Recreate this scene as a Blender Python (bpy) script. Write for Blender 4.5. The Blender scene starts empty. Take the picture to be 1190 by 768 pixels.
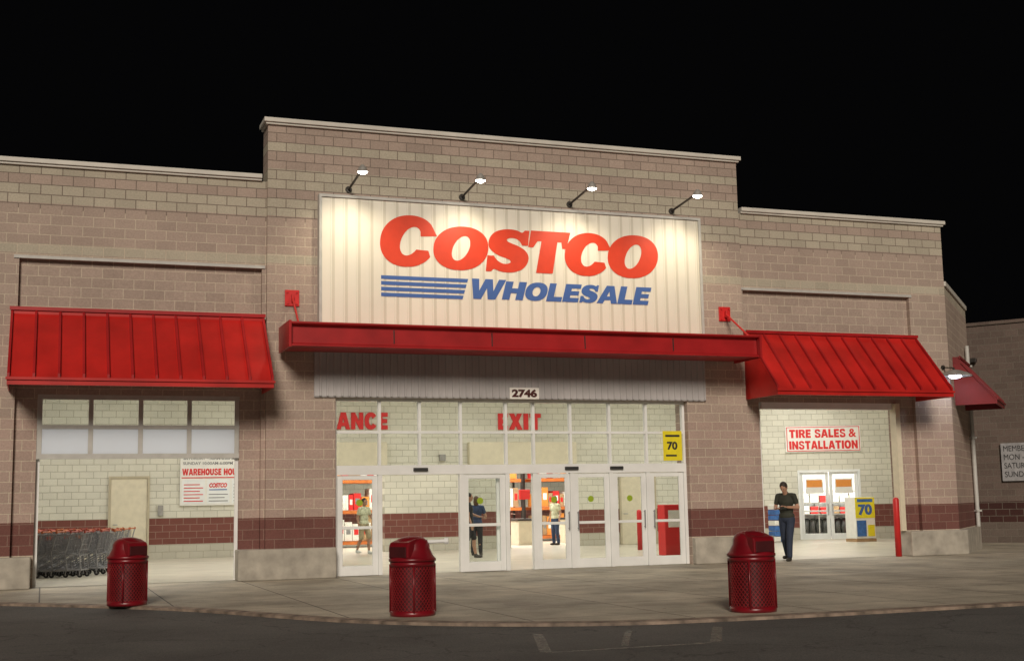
import bpy, bmesh, math, random
from mathutils import Matrix, Vector
random.seed(7)
S=bpy.context.scene
COL=S.collection
PI=math.pi
# ------------------------------------------------------------------ helpers
class MB:
    def __init__(s): s.v=[];s.f=[];s.m=[]
    def add(s,vs,fs,m=0):
        b=len(s.v); s.v+= [tuple(p) for p in vs]
        for f in fs: s.f.append(tuple(b+i for i in f)); s.m.append(m)
    def box(s,x0,x1,y0,y1,z0,z1,m=0):
        s.add([(x0,y0,z0),(x1,y0,z0),(x1,y1,z0),(x0,y1,z0),(x0,y0,z1),(x1,y0,z1),(x1,y1,z1),(x0,y1,z1)],
              [(0,3,2,1),(4,5,6,7),(0,1,5,4),(1,2,6,5),(2,3,7,6),(3,0,4,7)],m)
    def rod(s,a,b,r,n=4,m=0,r2=None):
        a=Vector(a);b=Vector(b);d=b-a
        if d.length<1e-6: return
        r2=r if r2 is None else r2
        q=d.to_track_quat('Z','Y'); vs=[]
        for i in range(n):
            t=2*PI*(i+.5)/n; o=q@Vector((math.cos(t),math.sin(t),0)); vs.append(a+o*r)
        for i in range(n):
            t=2*PI*(i+.5)/n; o=q@Vector((math.cos(t),math.sin(t),0)); vs.append(b+o*r2)
        fs=[(i,(i+1)%n,n+(i+1)%n,n+i) for i in range(n)]+[tuple(range(n-1,-1,-1)),tuple(range(n,2*n))]
        s.add(vs,fs,m)
    def lathe(s,prof,n=32,m=0,c=(0,0,0)):
        vs=[];fs=[]
        for r,z in prof:
            for i in range(n):
                t=2*PI*i/n; vs.append((c[0]+r*math.cos(t),c[1]+r*math.sin(t),c[2]+z))
        for k in range(len(prof)-1):
            for i in range(n):
                j=(i+1)%n; fs.append((k*n+i,k*n+j,(k+1)*n+j,(k+1)*n+i))
        s.add(vs,fs,m)
    def extr(s,poly,x0,x1,m=0):   # poly in (y,z), extruded along x
        n=len(poly)
        vs=[(x0,y,z) for y,z in poly]+[(x1,y,z) for y,z in poly]
        fs=[(i,(i+1)%n,n+(i+1)%n,n+i) for i in range(n)]+[tuple(range(n-1,-1,-1)),tuple(range(n,2*n))]
        s.add(vs,fs,m)
def empty(name,loc=(0,0,0),rz=0,**kw):
    o=bpy.data.objects.new(name,None); COL.objects.link(o); o.location=loc; o.rotation_euler=(0,0,rz)
    o.empty_display_size=.2
    for k,v in kw.items(): o[k]=v
    return o
def mk(mb,name,mats,parent=None,smooth=False,bevel=0,local=False,loc=None,rz=0,recenter=True,**kw):
    me=bpy.data.meshes.new(name); me.from_pydata(mb.v,[],mb.f)
    if not isinstance(mats,(list,tuple)): mats=[mats]
    for m in mats: me.materials.append(m)
    me.polygons.foreach_set('material_index',mb.m)
    if smooth: me.polygons.foreach_set('use_smooth',[True]*len(me.polygons))
    me.update()
    bm=bmesh.new(); bm.from_mesh(me); bmesh.ops.recalc_face_normals(bm,faces=bm.faces); bm.to_mesh(me); bm.free()
    return reg(me,name,parent,bevel,local,loc,rz,recenter,**kw)
def reg(me,name,parent=None,bevel=0,local=False,loc=None,rz=0,recenter=True,**kw):
    o=bpy.data.objects.new(name,me); COL.objects.link(o)
    if loc is not None:
        o.location=loc; o.rotation_euler=(0,0,rz)
    elif parent is None and recenter and not local:
        xs=[v.co.x for v in me.vertices];ys=[v.co.y for v in me.vertices];zs=[v.co.z for v in me.vertices]
        c=Vector(((min(xs)+max(xs))/2,(min(ys)+max(ys))/2,min(zs)))
        me.transform(Matrix.Translation(-c)); o.location=c
    if parent is not None:
        o.parent=parent
        if not local: o.matrix_parent_inverse=parent.matrix_basis.inverted()
    if bevel:
        b=o.modifiers.new('bevel','BEVEL'); b.width=bevel; b.segments=2; b.limit_method='ANGLE'
    for k,v in kw.items(): o[k]=v
    return o
def boxes(lst,name,mat,parent,**kw):
    for b in lst:
        m=MB(); m.box(*b); o=mk(m,name,mat,parent,**kw)
    return o
def fitcurve(cu,w,h,x,z,y,rz=0,depth=.012,raw=False):
    o=bpy.data.objects.new('tmp',cu); COL.objects.link(o)
    dg=bpy.context.evaluated_depsgraph_get(); dg.update()
    me=bpy.data.meshes.new_from_object(o.evaluated_get(dg)); bpy.data.objects.remove(o)
    vs=me.vertices
    x0=min(v.co.x for v in vs);x1=max(v.co.x for v in vs);y0=min(v.co.y for v in vs);y1=max(v.co.y for v in vs)
    z0=min(v.co.z for v in vs);z1=max(v.co.z for v in vs)
    if raw: x0=0;y0=0;sx=sy=1
    else:
        sy=h/(y1-y0); sx=w/(x1-x0) if w else sy
    for v in vs:
        a=(v.co.x-x0)*sx;b=(v.co.y-y0)*sy;c=(v.co.z-z0)/max(z1-z0,1e-6)*depth
        v.co=(x+a,y-c,z+b)
    return me
def text(name,body,x,z,y,w,h,mat,parent,bold=.0,shear=0,depth=.01,align='L',local=False,space=1.0):
    cu=bpy.data.curves.new('t','FONT'); cu.body=body; cu.size=1; cu.extrude=.02; cu.offset=bold; cu.shear=shear
    cu.space_character=space; cu.resolution_u=6
    me=fitcurve(cu,w,h,x,z,y,depth=depth); me.materials.append(mat); me.name=name
    if align=='C':
        ww=max(v.co.x for v in me.vertices)-x; me.transform(Matrix.Translation((-ww/2,0,0)))
    return reg(me,name,parent,local=local)
# --- glyph outlines
def cr(p,q,r,s,t): return tuple(.5*((2*q[i])+(-p[i]+r[i])*t+(2*p[i]-5*q[i]+4*r[i]-s[i])*t*t+(-p[i]+3*q[i]-3*r[i]+s[i])*t**3) for i in (0,1))
def curve2d(loops):
    cu=bpy.data.curves.new('c','CURVE'); cu.dimensions='2D'; cu.fill_mode='BOTH'; cu.extrude=.02
    for lp in loops:
        sp=cu.splines.new('POLY'); sp.points.add(len(lp)-1); sp.use_cyclic_u=True
        for i,(x,y) in enumerate(lp): sp.points[i].co=(x,y,0,1)
    return cu
def sh(p,k): return [(x+k*y,y) for x,y in p]
def ell(cx,cy,rx,ry,a0=0,a1=360,n=64,e=2.0,k=0):
    out=[]
    for i in range(n+ (0 if a1-a0>=360 else 1)):
        t=math.radians(a0+(a1-a0)*i/n); c,s_=math.cos(t),math.sin(t)
        x=rx*math.copysign(abs(c)**(2/e),c); y=ry*math.copysign(abs(s_)**(2/e),s_)
        out.append((cx+x+k*y,cy+y))
    return out
def gO(): return [ell(.5,.5,.5,.5,e=2.15,k=.10),ell(.50,.5,.15,.285,e=2.0,k=.28)]
def gC(): return [ell(.5,.5,.5,.5,40,326,60,2.15,.10)+[(.86,.33)]+list(reversed(ell(.54,.5,.175,.28,44,326,44,2.0,.28)))+[(.72,.60),(1.02,.62)]]
def gT(): return [sh([(0,1),(.95,1),(.90,.60),(.80,.60),(.76,.755),(.665,.755),(.64,0),(.24,0),(.28,.755),(.19,.755),(.10,.60),(-.02,.60)],.14)]
def smooth(pts,k=6):
    C=[]
    for i in range(len(pts)-1):
        p=pts[max(i-1,0)];q=pts[i];r=pts[i+1];s_=pts[min(i+2,len(pts)-1)]
        for j in range(k): C.append(cr(p,q,r,s_,j/k))
    C.append(pts[-1]); return C
def gS(k=.14):
    a=[(.80,.64),(.72,.745),(.60,.80),(.49,.80),(.43,.77),(.45,.72),(.56,.675),(.74,.61),(.90,.51),(.985,.37),(.97,.22),(.88,.09),(.73,.015),(.54,-.01),(.36,.01),(.22,.055),(.15,.0)]
    b=[(.17,.37),(.27,.26),(.40,.195),(.51,.195),(.575,.23),(.55,.285),(.45,.325),(.27,.385),(.11,.48),(.02,.60),(.02,.77),(.11,.91),(.27,.985),(.46,1.01),(.64,.99),(.76,.945),(.82,1.0)]
    lp=smooth(a)+[(.03,.0),(.02,.37)]+smooth(b)+[(.93,1.0),(.94,.64)]
    return [sh(lp,k)]
def plainS():
    a=[(.97,.70),(.93,.87),(.78,.98),(.50,1.01),(.22,.98),(.05,.86),(.03,.70),(.12,.55),(.32,.46),(.55,.40),(.68,.33),(.66,.24),(.50,.20),(.36,.24),(.32,.34)]
    b=[(.0,.34),(.04,.13),(.22,.01),(.50,-.01),(.80,.03),(.97,.16),(.99,.32),(.90,.47),(.68,.56),(.46,.62),(.34,.68),(.37,.77),(.50,.80),(.62,.77),(.67,.70)]
    return [smooth(a,4)+smooth(b,4)]
GL={'H':(.95,[[(0,0),(.36,0),(.36,.37),(.64,.37),(.64,0),(1,0),(1,1),(.64,1),(.64,.63),(.36,.63),(.36,1),(0,1)]]),
 'L':(.74,[[(0,0),(1,0),(1,.26),(.44,.26),(.44,1),(0,1)]]),
 'E':(.76,[[(0,0),(1,0),(1,.24),(.43,.24),(.43,.385),(.94,.385),(.94,.615),(.43,.615),(.43,.76),(1,.76),(1,1),(0,1)]]),
 'A':(1.0,[[(-.04,0),(.29,0),(.35,.19),(.65,.19),(.71,0),(1.04,0),(.70,1),(.30,1)],[(.42,.40),(.58,.40),(.50,.68)]]),
 'W':(1.5,[[(.17,0),(.40,0),(.50,.55),(.60,0),(.83,0),(1.02,1),(.80,1),(.715,.42),(.61,1),(.39,1),(.285,.42),(.20,1),(-.02,1)]]),
 'N':(.98,[[(0,0),(.34,0),(.34,.52),(.68,0),(1,0),(1,1),(.66,1),(.66,.48),(.32,1),(0,1)]]),
 'T':(.88,[[(.30,0),(.70,0),(.70,.75),(1,.75),(1,1),(0,1),(0,.75),(.30,.75)]]),
 'I':(.36,[[(0,0),(1,0),(1,1),(0,1)]]),
 'X':(1.0,[[(-.03,0),(.36,0),(.50,.27),(.64,0),(1.03,0),(.71,.51),(1.0,1),(.63,1),(.50,.75),(.37,1),(0,1),(.29,.51)]]),
 'R':(.95,[[(0,0),(.35,0),(.35,.36),(.44,.36),(.64,0),(1.04,0),(.76,.42),(.90,.50),(.97,.62),(.97,.77),(.90,.90),(.78,.98),(.60,1),(0,1)],[(.35,.58),(.35,.78),(.55,.78),(.62,.74),(.62,.62),(.55,.58)]]),
 'U':(.95,[[(0,1),(0,.36)]+ell(.5,.36,.5,.37,180,360,16)+[(1,1),(.66,1),(.66,.36)]+list(reversed(ell(.5,.36,.16,.13,180,360,10)))+[(.34,1)]]),
 'O':(1.02,[ell(.5,.5,.51,.51,e=2.3,n=40),ell(.5,.5,.18,.26,n=32)]),
 'C':(.98,[ell(.5,.5,.51,.51,32,328,44,2.3)+[(.66,.36)]+list(reversed(ell(.52,.5,.19,.26,48,312,30)))+[(.66,.64)]]),
 'S':(.88,plainS())}
def btext(name,s,x,z,y,w,h,mat,parent,depth=.01,local=False,gap=.10):
    """bold sans line; all letters of the line form one piece of lettering"""
    tot=0; items=[]
    for ch in s:
        if ch==' ': tot+=.5; continue
        gw,lps=GL[ch]; items.append((tot,gw,lps)); tot+=gw+gap
    tot-=gap; k=w/tot; loops=[]
    for x0,gw,lps in items:
        for lp in lps: loops.append([((x0+p[0]*gw)*k,p[1]*h) for p in lp])
    me=fitcurve(curve2d(loops),1,1,x,z,y,depth=depth,raw=True); me.materials.append(mat)
    return reg(me,name,parent,local=local)
# ------------------------------------------------------------------ materials
def newmat(name):
    m=bpy.data.materials.new(name); m.use_nodes=True; nt=m.node_tree
    return m,nt,nt.nodes['Principled BSDF']
def N(nt,t,**kw):
    n=nt.nodes.new(t)
    for k,v in kw.items():
        if k in n.inputs: n.inputs[k].default_value=v
        else: setattr(n,k,v)
    return n
def rgba(c): return (c[0],c[1],c[2],1)
def mixc(nt,fac,a,b,mode='MIX'):
    n=nt.nodes.new('ShaderNodeMix'); n.data_type='RGBA'; n.blend_type=mode
    for i,val in ((0,fac),(6,a),(7,b)):
        if hasattr(val,'is_linked') or isinstance(val,bpy.types.NodeSocket): nt.links.new(val,n.inputs[i])
        else: n.inputs[i].default_value=val if i==0 else rgba(val)
    return n.outputs[2]
def paint(name,c,rough=.5,metal=0,var=.12,scale=6,bump=.02,spec=.5):
    m,nt,b=newmat(name); g=N(nt,'ShaderNodeNewGeometry')
    no=N(nt,'ShaderNodeTexNoise',Scale=scale,Detail=6.0); nt.links.new(g.outputs['Position'],no.inputs['Vector'])
    d=tuple(x*(1-var*2.2) for x in c); e=tuple(min(1,x*(1+var)) for x in c)
    r=N(nt,'ShaderNodeMapRange'); r.inputs[1].default_value=.3; r.inputs[2].default_value=.7
    nt.links.new(no.outputs['Fac'],r.inputs[0])
    nt.links.new(mixc(nt,r.outputs[0],d,e),b.inputs['Base Color'])
    b.inputs['Roughness'].default_value=rough; b.inputs['Metallic'].default_value=metal
    b.inputs['Specular IOR Level'].default_value=spec
    if bump:
        n2=N(nt,'ShaderNodeTexNoise',Scale=scale*8,Detail=3.0); nt.links.new(g.outputs['Position'],n2.inputs['Vector'])
        bp=N(nt,'ShaderNodeBump',Strength=bump*5,Distance=.01); nt.links.new(n2.outputs['Fac'],bp.inputs['Height'])
        nt.links.new(bp.outputs['Normal'],b.inputs['Normal'])
    return m
def emitm(name,c,s):
    m,nt,b=newmat(name); b.inputs['Base Color'].default_value=rgba(c)
    b.inputs['Emission Color'].default_value=rgba(c); b.inputs['Emission Strength'].default_value=s
    return m
def blocks(name,ang,stops,mstops,c2f=.7,bw=.406,rh=.203,ms=.010,noise=.25):
    """masonry in courses; stops / mstops: (z, colour) constant bands of block / joint colour"""
    m,nt,b=newmat(name); L=nt.links
    g=N(nt,'ShaderNodeNewGeometry'); sp=N(nt,'ShaderNodeSeparateXYZ'); L.new(g.outputs['Position'],sp.inputs[0])
    dt=N(nt,'ShaderNodeVectorMath',operation='DOT_PRODUCT'); L.new(g.outputs['Position'],dt.inputs[0])
    dt.inputs[1].default_value=(math.cos(ang),math.sin(ang),0)
    cb=N(nt,'ShaderNodeCombineXYZ'); L.new(dt.outputs['Value'],cb.inputs[0]); L.new(sp.outputs['Z'],cb.inputs[1])
    br=N(nt,'ShaderNodeTexBrick'); L.new(cb.outputs[0],br.inputs['Vector'])
    br.inputs['Scale'].default_value=1; br.inputs['Mortar Size'].default_value=ms; br.inputs['Mortar Smooth'].default_value=.35
    br.inputs['Brick Width'].default_value=bw; br.inputs['Row Height'].default_value=rh; br.inputs['Bias'].default_value=-.1
    br.inputs['Color1'].default_value=(1,1,1,1); br.inputs['Color2'].default_value=(c2f,c2f,c2f,1); br.inputs['Mortar'].default_value=(1,1,1,1)
    mp=N(nt,'ShaderNodeMath',operation='DIVIDE'); L.new(sp.outputs['Z'],mp.inputs[0]); mp.inputs[1].default_value=10
    def ramp(st):
        cr=N(nt,'ShaderNodeValToRGB'); cr.color_ramp.interpolation='CONSTANT'; el=cr.color_ramp.elements
        while len(el)>1: el.remove(el[-1])
        el[0].position=0; el[0].color=rgba(st[0][1])
        for z,c in st[1:]:
            e=el.new(z/10); e.color=rgba(c)
        L.new(mp.outputs[0],cr.inputs[0]); return cr.outputs['Color']
    c=mixc(nt,1.0,ramp(stops),br.outputs['Color'],'MULTIPLY')
    no=N(nt,'ShaderNodeTexNoise',Scale=28.0,Detail=8.0,Roughness=.7); L.new(g.outputs['Position'],no.inputs['Vector'])
    n3=N(nt,'ShaderNodeTexNoise',Scale=.8,Detail=4.0); L.new(g.outputs['Position'],n3.inputs['Vector'])
    r=N(nt,'ShaderNodeMapRange'); L.new(no.outputs['Fac'],r.inputs[0]); r.inputs[1].default_value=.3;r.inputs[2].default_value=.7
    r.inputs[3].default_value=1-noise; r.inputs[4].default_value=1+noise*.6
    r3=N(nt,'ShaderNodeMapRange'); L.new(n3.outputs['Fac'],r3.inputs[0]); r3.inputs[1].default_value=.3;r3.inputs[2].default_value=.7
    r3.inputs[3].default_value=.90; r3.inputs[4].default_value=1.06
    c=mixc(nt,br.outputs['Fac'],c,ramp(mstops))
    sc=N(nt,'ShaderNodeVectorMath',operation='SCALE'); L.new(c,sc.inputs[0]); L.new(r.outputs[0],sc.inputs['Scale'])
    sc2=N(nt,'ShaderNodeVectorMath',operation='SCALE'); L.new(sc.outputs[0],sc2.inputs[0]); L.new(r3.outputs[0],sc2.inputs['Scale'])
    L.new(sc2.outputs[0],b.inputs['Base Color']); b.inputs['Roughness'].default_value=.9; b.inputs['Specular IOR Level'].default_value=.2
    hh=N(nt,'ShaderNodeMath',operation='MULTIPLY_ADD'); L.new(br.outputs['Fac'],hh.inputs[0]); hh.inputs[1].default_value=-1
    L.new(no.outputs['Fac'],hh.inputs[2])
    bp=N(nt,'ShaderNodeBump',Strength=.55,Distance=.010); L.new(hh.outputs[0],bp.inputs['Height']); L.new(bp.outputs['Normal'],b.inputs['Normal'])
    return m
MAR=(.185,.082,.070); MAUVE=(.44,.35,.295); BEI=(.49,.445,.355); PINK=(.45,.34,.29)
ext_stops=[(0,MAUVE),(.62,MAR),(1.22,PINK),(3.25,MAUVE),(6.50,BEI),(6.70,MAUVE),(7.51,BEI),(7.92,MAUVE),(8.12,BEI),(8.53,MAUVE),(8.93,BEI),(9.13,MAUVE)]
mst=[(0,(.58,.51,.40)),(.62,(.25,.155,.125)),(1.22,(.58,.50,.395)),(7.4,(.21,.17,.14))]
EXT=blocks('split face block',0,ext_stops,mst,c2f=.85,noise=.2)
EXT45=blocks('split face block angled',PI/4,ext_stops,mst,c2f=.85,noise=.2)
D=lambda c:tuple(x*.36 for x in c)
EXTF=blocks('split face block far shaded',math.radians(-53),[(0,D(MAUVE)),(.62,D(MAR)),(1.22,D(PINK))],[(0,D((.5,.44,.36)))],c2f=.8)  # facade block colours darkened, so the far wing's shade is painted in
INTB=(.70,.68,.58)
int_stops=[(0,(.55,.52,.43)),(.41,(.20,.075,.06)),(1.21,INTB)]; ims=[(0,(.40,.37,.29)),(.41,(.30,.20,.16)),(1.21,(.44,.42,.34))]
INW=blocks('painted block',0,int_stops,ims,c2f=.92,noise=.06)
INT20=blocks('painted block turned',math.radians(-20),int_stops,ims,c2f=.92,noise=.06)
INS=blocks('painted block side',PI/2,int_stops,ims,c2f=.92,noise=.06)
CONC=paint('cast concrete',(.42,.39,.33),.85,scale=3,var=.15,bump=.05)
CORN=paint('cornice metal',(.62,.60,.54),.5,scale=2,var=.06)
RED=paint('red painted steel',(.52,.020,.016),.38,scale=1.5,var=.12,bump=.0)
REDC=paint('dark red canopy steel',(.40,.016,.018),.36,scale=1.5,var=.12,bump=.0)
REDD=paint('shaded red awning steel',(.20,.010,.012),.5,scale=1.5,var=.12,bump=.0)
REDB=paint('red bracket paint',(.58,.02,.02),.45,var=.05)
WHT=paint('white aluminium',(.82,.84,.83),.35,scale=2,var=.04,bump=0)
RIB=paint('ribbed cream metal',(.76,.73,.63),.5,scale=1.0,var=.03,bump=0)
RIBV=paint('ribbed cream metal rib shade',(.62,.59,.49),.55,scale=1.0,var=.04,bump=0)  # darker cream paints rib shading onto rib sides and the strip beside
RIBG=paint('ribbed grey metal',(.44,.43,.43),.5,scale=1.0,var=.08,bump=0)
FLASH=paint('grey flashing',(.50,.50,.47),.45,var=.05)
LRED=paint('logo red',(.66,.050,.016),.5,var=.03,bump=0)
LBLU=paint('logo blue',(.055,.13,.38),.5,var=.03,bump=0)
SRED=paint('sign red',(.66,.02,.02),.5,var=.03,bump=0)
SWHT=paint('sign white',(.80,.79,.74),.5,var=.03,bump=0)
SBLK=paint('sign black',(.03,.03,.03),.5,var=.03,bump=0)
SGRY=paint('sign grey',(.22,.22,.22),.6,var=.03,bump=0)
SORG=paint('poster orange',(.75,.28,.05),.5,var=.03,bump=0)
YEL=paint('sign yellow',(.82,.70,.02),.5,var=.04,bump=0)
GRN=paint('green sticker',(.30,.42,.02),.5,var=.03,bump=0)
BLU=paint('packaging blue',(.05,.16,.45),.5,var=.15,scale=9)
BEID=paint('beige door paint',(.68,.62,.47),.5,var=.04)
BEIF=paint('beige frame paint',(.48,.42,.30),.5,var=.04)
BLK=paint('black rubber',(.015,.015,.015),.6,bump=.03)
DARK=paint('dark steel',(.06,.055,.05),.45,metal=.5)
GREYM=paint('lamp housing grey',(.3,.29,.27),.4)
STEEL=paint('cart wire zinc',(.33,.335,.35),.4,metal=.2,bump=0)
CARTR=paint('cart red plastic',(.36,.05,.03),.45,bump=0)
CARTO=paint('cart orange plastic',(.45,.12,.035),.45,bump=0)
MARB=paint('maroon bin paint',(.19,.006,.012),.33,var=.12,scale=4,bump=0)
MARM=paint('maroon bin mesh',(.26,.015,.02),.35,bump=0)
MARK=paint('bin dark inside',(.06,.004,.006),.6,bump=0)
CARD=paint('cardboard',(.42,.27,.14),.8,var=.1)
ORAN=paint('rack orange',(.60,.16,.03),.5)
CEIL=paint('ceiling white',(.75,.75,.72),.8,bump=0)
TUBE=emitm('light tube',(1,.97,.88),6)
BULB=emitm('flood lens',(1,.95,.85),40)
BULBC=emitm('cool lens',(.75,.82,1),18)
SCRN=emitm('phone screen',(.6,.7,.9),1)
def glass():
    m,nt,b=newmat('clear glass'); out=nt.nodes['Material Output']; nt.nodes.remove(b)
    t=N(nt,'ShaderNodeBsdfTransparent'); t.inputs[0].default_value=(.95,.96,.95,1)
    g=N(nt,'ShaderNodeBsdfGlossy',Roughness=.03); f=N(nt,'ShaderNodeFresnel',IOR=1.45); mx=N(nt,'ShaderNodeMixShader')
    nt.links.new(f.outputs[0],mx.inputs[0]); nt.links.new(t.outputs[0],mx.inputs[1]); nt.links.new(g.outputs[0],mx.inputs[2])
    nt.links.new(mx.outputs[0],out.inputs[0]); return m
GLASS=glass()
def frosted():
    m,nt,b=newmat('translucent white panel'); out=nt.nodes['Material Output']; nt.nodes.remove(b)
    t=N(nt,'ShaderNodeBsdfTranslucent'); d=N(nt,'ShaderNodeBsdfDiffuse'); mx=N(nt,'ShaderNodeAddShader')
    nt.links.new(t.outputs[0],mx.inputs[0]); nt.links.new(d.outputs[0],mx.inputs[1])
    d.inputs[0].default_value=(.42,.44,.47,1); t.inputs[0].default_value=(.40,.43,.46,1)
    nt.links.new(mx.outputs[0],out.inputs[0]); return m
FROST=frosted()
def slabmat():
    m,nt,b=newmat('pavement concrete'); L=nt.links; g=N(nt,'ShaderNodeNewGeometry')
    br=N(nt,'ShaderNodeTexBrick'); L.new(g.outputs['Position'],br.inputs['Vector']); br.offset=0
    br.inputs['Scale'].default_value=1; br.inputs['Brick Width'].default_value=1.9; br.inputs['Row Height'].default_value=1.9
    br.inputs['Mortar Size'].default_value=.014; br.inputs['Color1'].default_value=(.54,.49,.385,1); br.inputs['Color2'].default_value=(.44,.40,.315,1)
    br.inputs['Mortar'].default_value=(.12,.11,.09,1); br.inputs['Mortar Smooth'].default_value=.2
    n1=N(nt,'ShaderNodeTexNoise',Scale=.7,Detail=8.0,Roughness=.68); L.new(g.outputs['Position'],n1.inputs['Vector'])
    n2=N(nt,'ShaderNodeTexNoise',Scale=40.0,Detail=4.0); L.new(g.outputs['Position'],n2.inputs['Vector'])
    r=N(nt,'ShaderNodeMapRange'); L.new(n1.outputs['Fac'],r.inputs[0]); r.inputs[1].default_value=.36;r.inputs[2].default_value=.64;r.inputs[3].default_value=.58;r.inputs[4].default_value=1.12
    r2=N(nt,'ShaderNodeMapRange'); L.new(n2.outputs['Fac'],r2.inputs[0]); r2.inputs[1].default_value=.3;r2.inputs[2].default_value=.7;r2.inputs[3].default_value=.80;r2.inputs[4].default_value=1.12
    vo=N(nt,'ShaderNodeTexVoronoi',Scale=2.2); L.new(g.outputs['Position'],vo.inputs['Vector'])
    rv=N(nt,'ShaderNodeMapRange'); L.new(vo.outputs['Distance'],rv.inputs[0]); rv.inputs[1].default_value=.05; rv.inputs[2].default_value=.09; rv.inputs[3].default_value=.45; rv.inputs[4].default_value=1
    s1=N(nt,'ShaderNodeVectorMath',operation='SCALE'); L.new(br.outputs['Color'],s1.inputs[0]); L.new(r.outputs[0],s1.inputs['Scale'])
    s2=N(nt,'ShaderNodeVectorMath',operation='SCALE'); L.new(s1.outputs[0],s2.inputs[0]); L.new(r2.outputs[0],s2.inputs['Scale'])
    s3=N(nt,'ShaderNodeVectorMath',operation='SCALE'); L.new(s2.outputs[0],s3.inputs[0]); L.new(rv.outputs[0],s3.inputs['Scale'])
    L.new(s3.outputs[0],b.inputs['Base Color']); b.inputs['Roughness'].default_value=.7
    bp=N(nt,'ShaderNodeBump',Strength=.3,Distance=.005); L.new(n2.outputs['Fac'],bp.inputs['Height']); L.new(bp.outputs['Normal'],b.inputs['Normal'])
    return m
SLAB=slabmat()
def asphalt():
    m,nt,b=newmat('asphalt'); L=nt.links; g=N(nt,'ShaderNodeNewGeometry')
    n1=N(nt,'ShaderNodeTexNoise',Scale=.5,Detail=7.0,Roughness=.6); L.new(g.outputs['Position'],n1.inputs['Vector'])
    n2=N(nt,'ShaderNodeTexNoise',Scale=70.0,Detail=3.0); L.new(g.outputs['Position'],n2.inputs['Vector'])
    vo=N(nt,'ShaderNodeTexVoronoi',Scale=.55); vo.feature='DISTANCE_TO_EDGE'
    nn=N(nt,'ShaderNodeTexNoise',Scale=1.5,Detail=5.0); L.new(g.outputs['Position'],nn.inputs['Vector'])
    ad=N(nt,'ShaderNodeVectorMath',operation='ADD'); L.new(g.outputs['Position'],ad.inputs[0]); L.new(nn.outputs['Color'],ad.inputs[1]); L.new(ad.outputs[0],vo.inputs['Vector'])
    r=N(nt,'ShaderNodeMapRange'); L.new(n1.outputs['Fac'],r.inputs[0]); r.inputs[1].default_value=.3;r.inputs[2].default_value=.7;r.inputs[3].default_value=.7;r.inputs[4].default_value=1.25
    r2=N(nt,'ShaderNodeMapRange'); L.new(n2.outputs['Fac'],r2.inputs[0]); r2.inputs[1].default_value=.3;r2.inputs[2].default_value=.7;r2.inputs[3].default_value=.55;r2.inputs[4].default_value=1.45
    rc=N(nt,'ShaderNodeMapRange'); L.new(vo.outputs['Distance'],rc.inputs[0]); rc.inputs[2].default_value=.012; rc.inputs[3].default_value=.45; rc.inputs[4].default_value=1
    mu=N(nt,'ShaderNodeMath',operation='MULTIPLY'); L.new(r.outputs[0],mu.inputs[0]); L.new(r2.outputs[0],mu.inputs[1])
    mu2=N(nt,'ShaderNodeMath',operation='MULTIPLY'); L.new(mu.outputs[0],mu2.inputs[0]); L.new(rc.outputs[0],mu2.inputs[1])
    s1=N(nt,'ShaderNodeVectorMath',operation='SCALE'); s1.inputs[0].default_value=(.098,.097,.092); L.new(mu2.outputs[0],s1.inputs['Scale'])
    L.new(s1.outputs[0],b.inputs['Base Color']); b.inputs['Roughness'].default_value=.8
    bp=N(nt,'ShaderNodeBump',Strength=.6,Distance=.008); L.new(n2.outputs['Fac'],bp.inputs['Height']); L.new(bp.outputs['Normal'],b.inputs['Normal'])
    return m
ASPH=asphalt()
def worn():
    m,nt,b=newmat('worn road paint'); out=nt.nodes['Material Output']; g=N(nt,'ShaderNodeNewGeometry')
    n=N(nt,'ShaderNodeTexNoise',Scale=9.0,Detail=8.0,Roughness=.8); nt.links.new(g.outputs['Position'],n.inputs['Vector'])
    r=N(nt,'ShaderNodeMapRange'); nt.links.new(n.outputs['Fac'],r.inputs[0]); r.inputs[1].default_value=.40; r.inputs[2].default_value=.6
    r.inputs[3].default_value=.12; r.inputs[4].default_value=.65
    b.inputs['Base Color'].default_value=(.30,.29,.25,1); t=N(nt,'ShaderNodeBsdfTransparent'); mx=N(nt,'ShaderNodeMixShader')
    nt.links.new(r.outputs[0],mx.inputs[0]); nt.links.new(t.outputs[0],mx.inputs[1]); nt.links.new(b.outputs[0],mx.inputs[2]); nt.links.new(mx.outputs[0],out.inputs[0])
    return m
WORN=worn()
FLOOR=paint('polished lobby floor',(.52,.49,.40),.35,scale=1.2,var=.08,bump=0)
# ------------------------------------------------------------------ ground
GZ=-.05
mb=MB(); mb.add([(-400,-400,GZ),(400,-400,GZ),(400,400,GZ),(-400,400,GZ)],[(0,1,2,3)])
mk(mb,'ground',ASPH,kind='structure',recenter=False)
ctrl=[(-40,-1.6),(-12,-1.8),(-5,-2.3),(-2.2,-3.0),(-.6,-3.9),(1.9,-6.7),(3.9,-10.3),(6.2,-12.1),(8.8,-12.5),(12.3,-12.5),(20,-12.5),(60,-12.5)]
crv=[]
for i in range(len(ctrl)-1):
    p=ctrl[max(i-1,0)];q=ctrl[i];r=ctrl[i+1];s=ctrl[min(i+2,len(ctrl)-1)]
    for k in range(8): crv.append(cr(p,q,r,s,k/8))
crv.append(ctrl[-1])
inn=[]
for i,(x,y) in enumerate(crv):
    a=crv[max(i-1,0)];b=crv[min(i+1,len(crv)-1)]; dx,dy=b[0]-a[0],b[1]-a[1]; l=math.hypot(dx,dy); inn.append((x-dy/l*.16,y+dx/l*.16))
mb=MB(); n=len(crv)
mb.add([(x,y,0) for x,y in inn]+[(60,60,0),(-40,60,0)],[tuple(range(n+2))])
mk(mb,'pavement',SLAB,kind='structure',recenter=False)
mb=MB()
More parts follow.
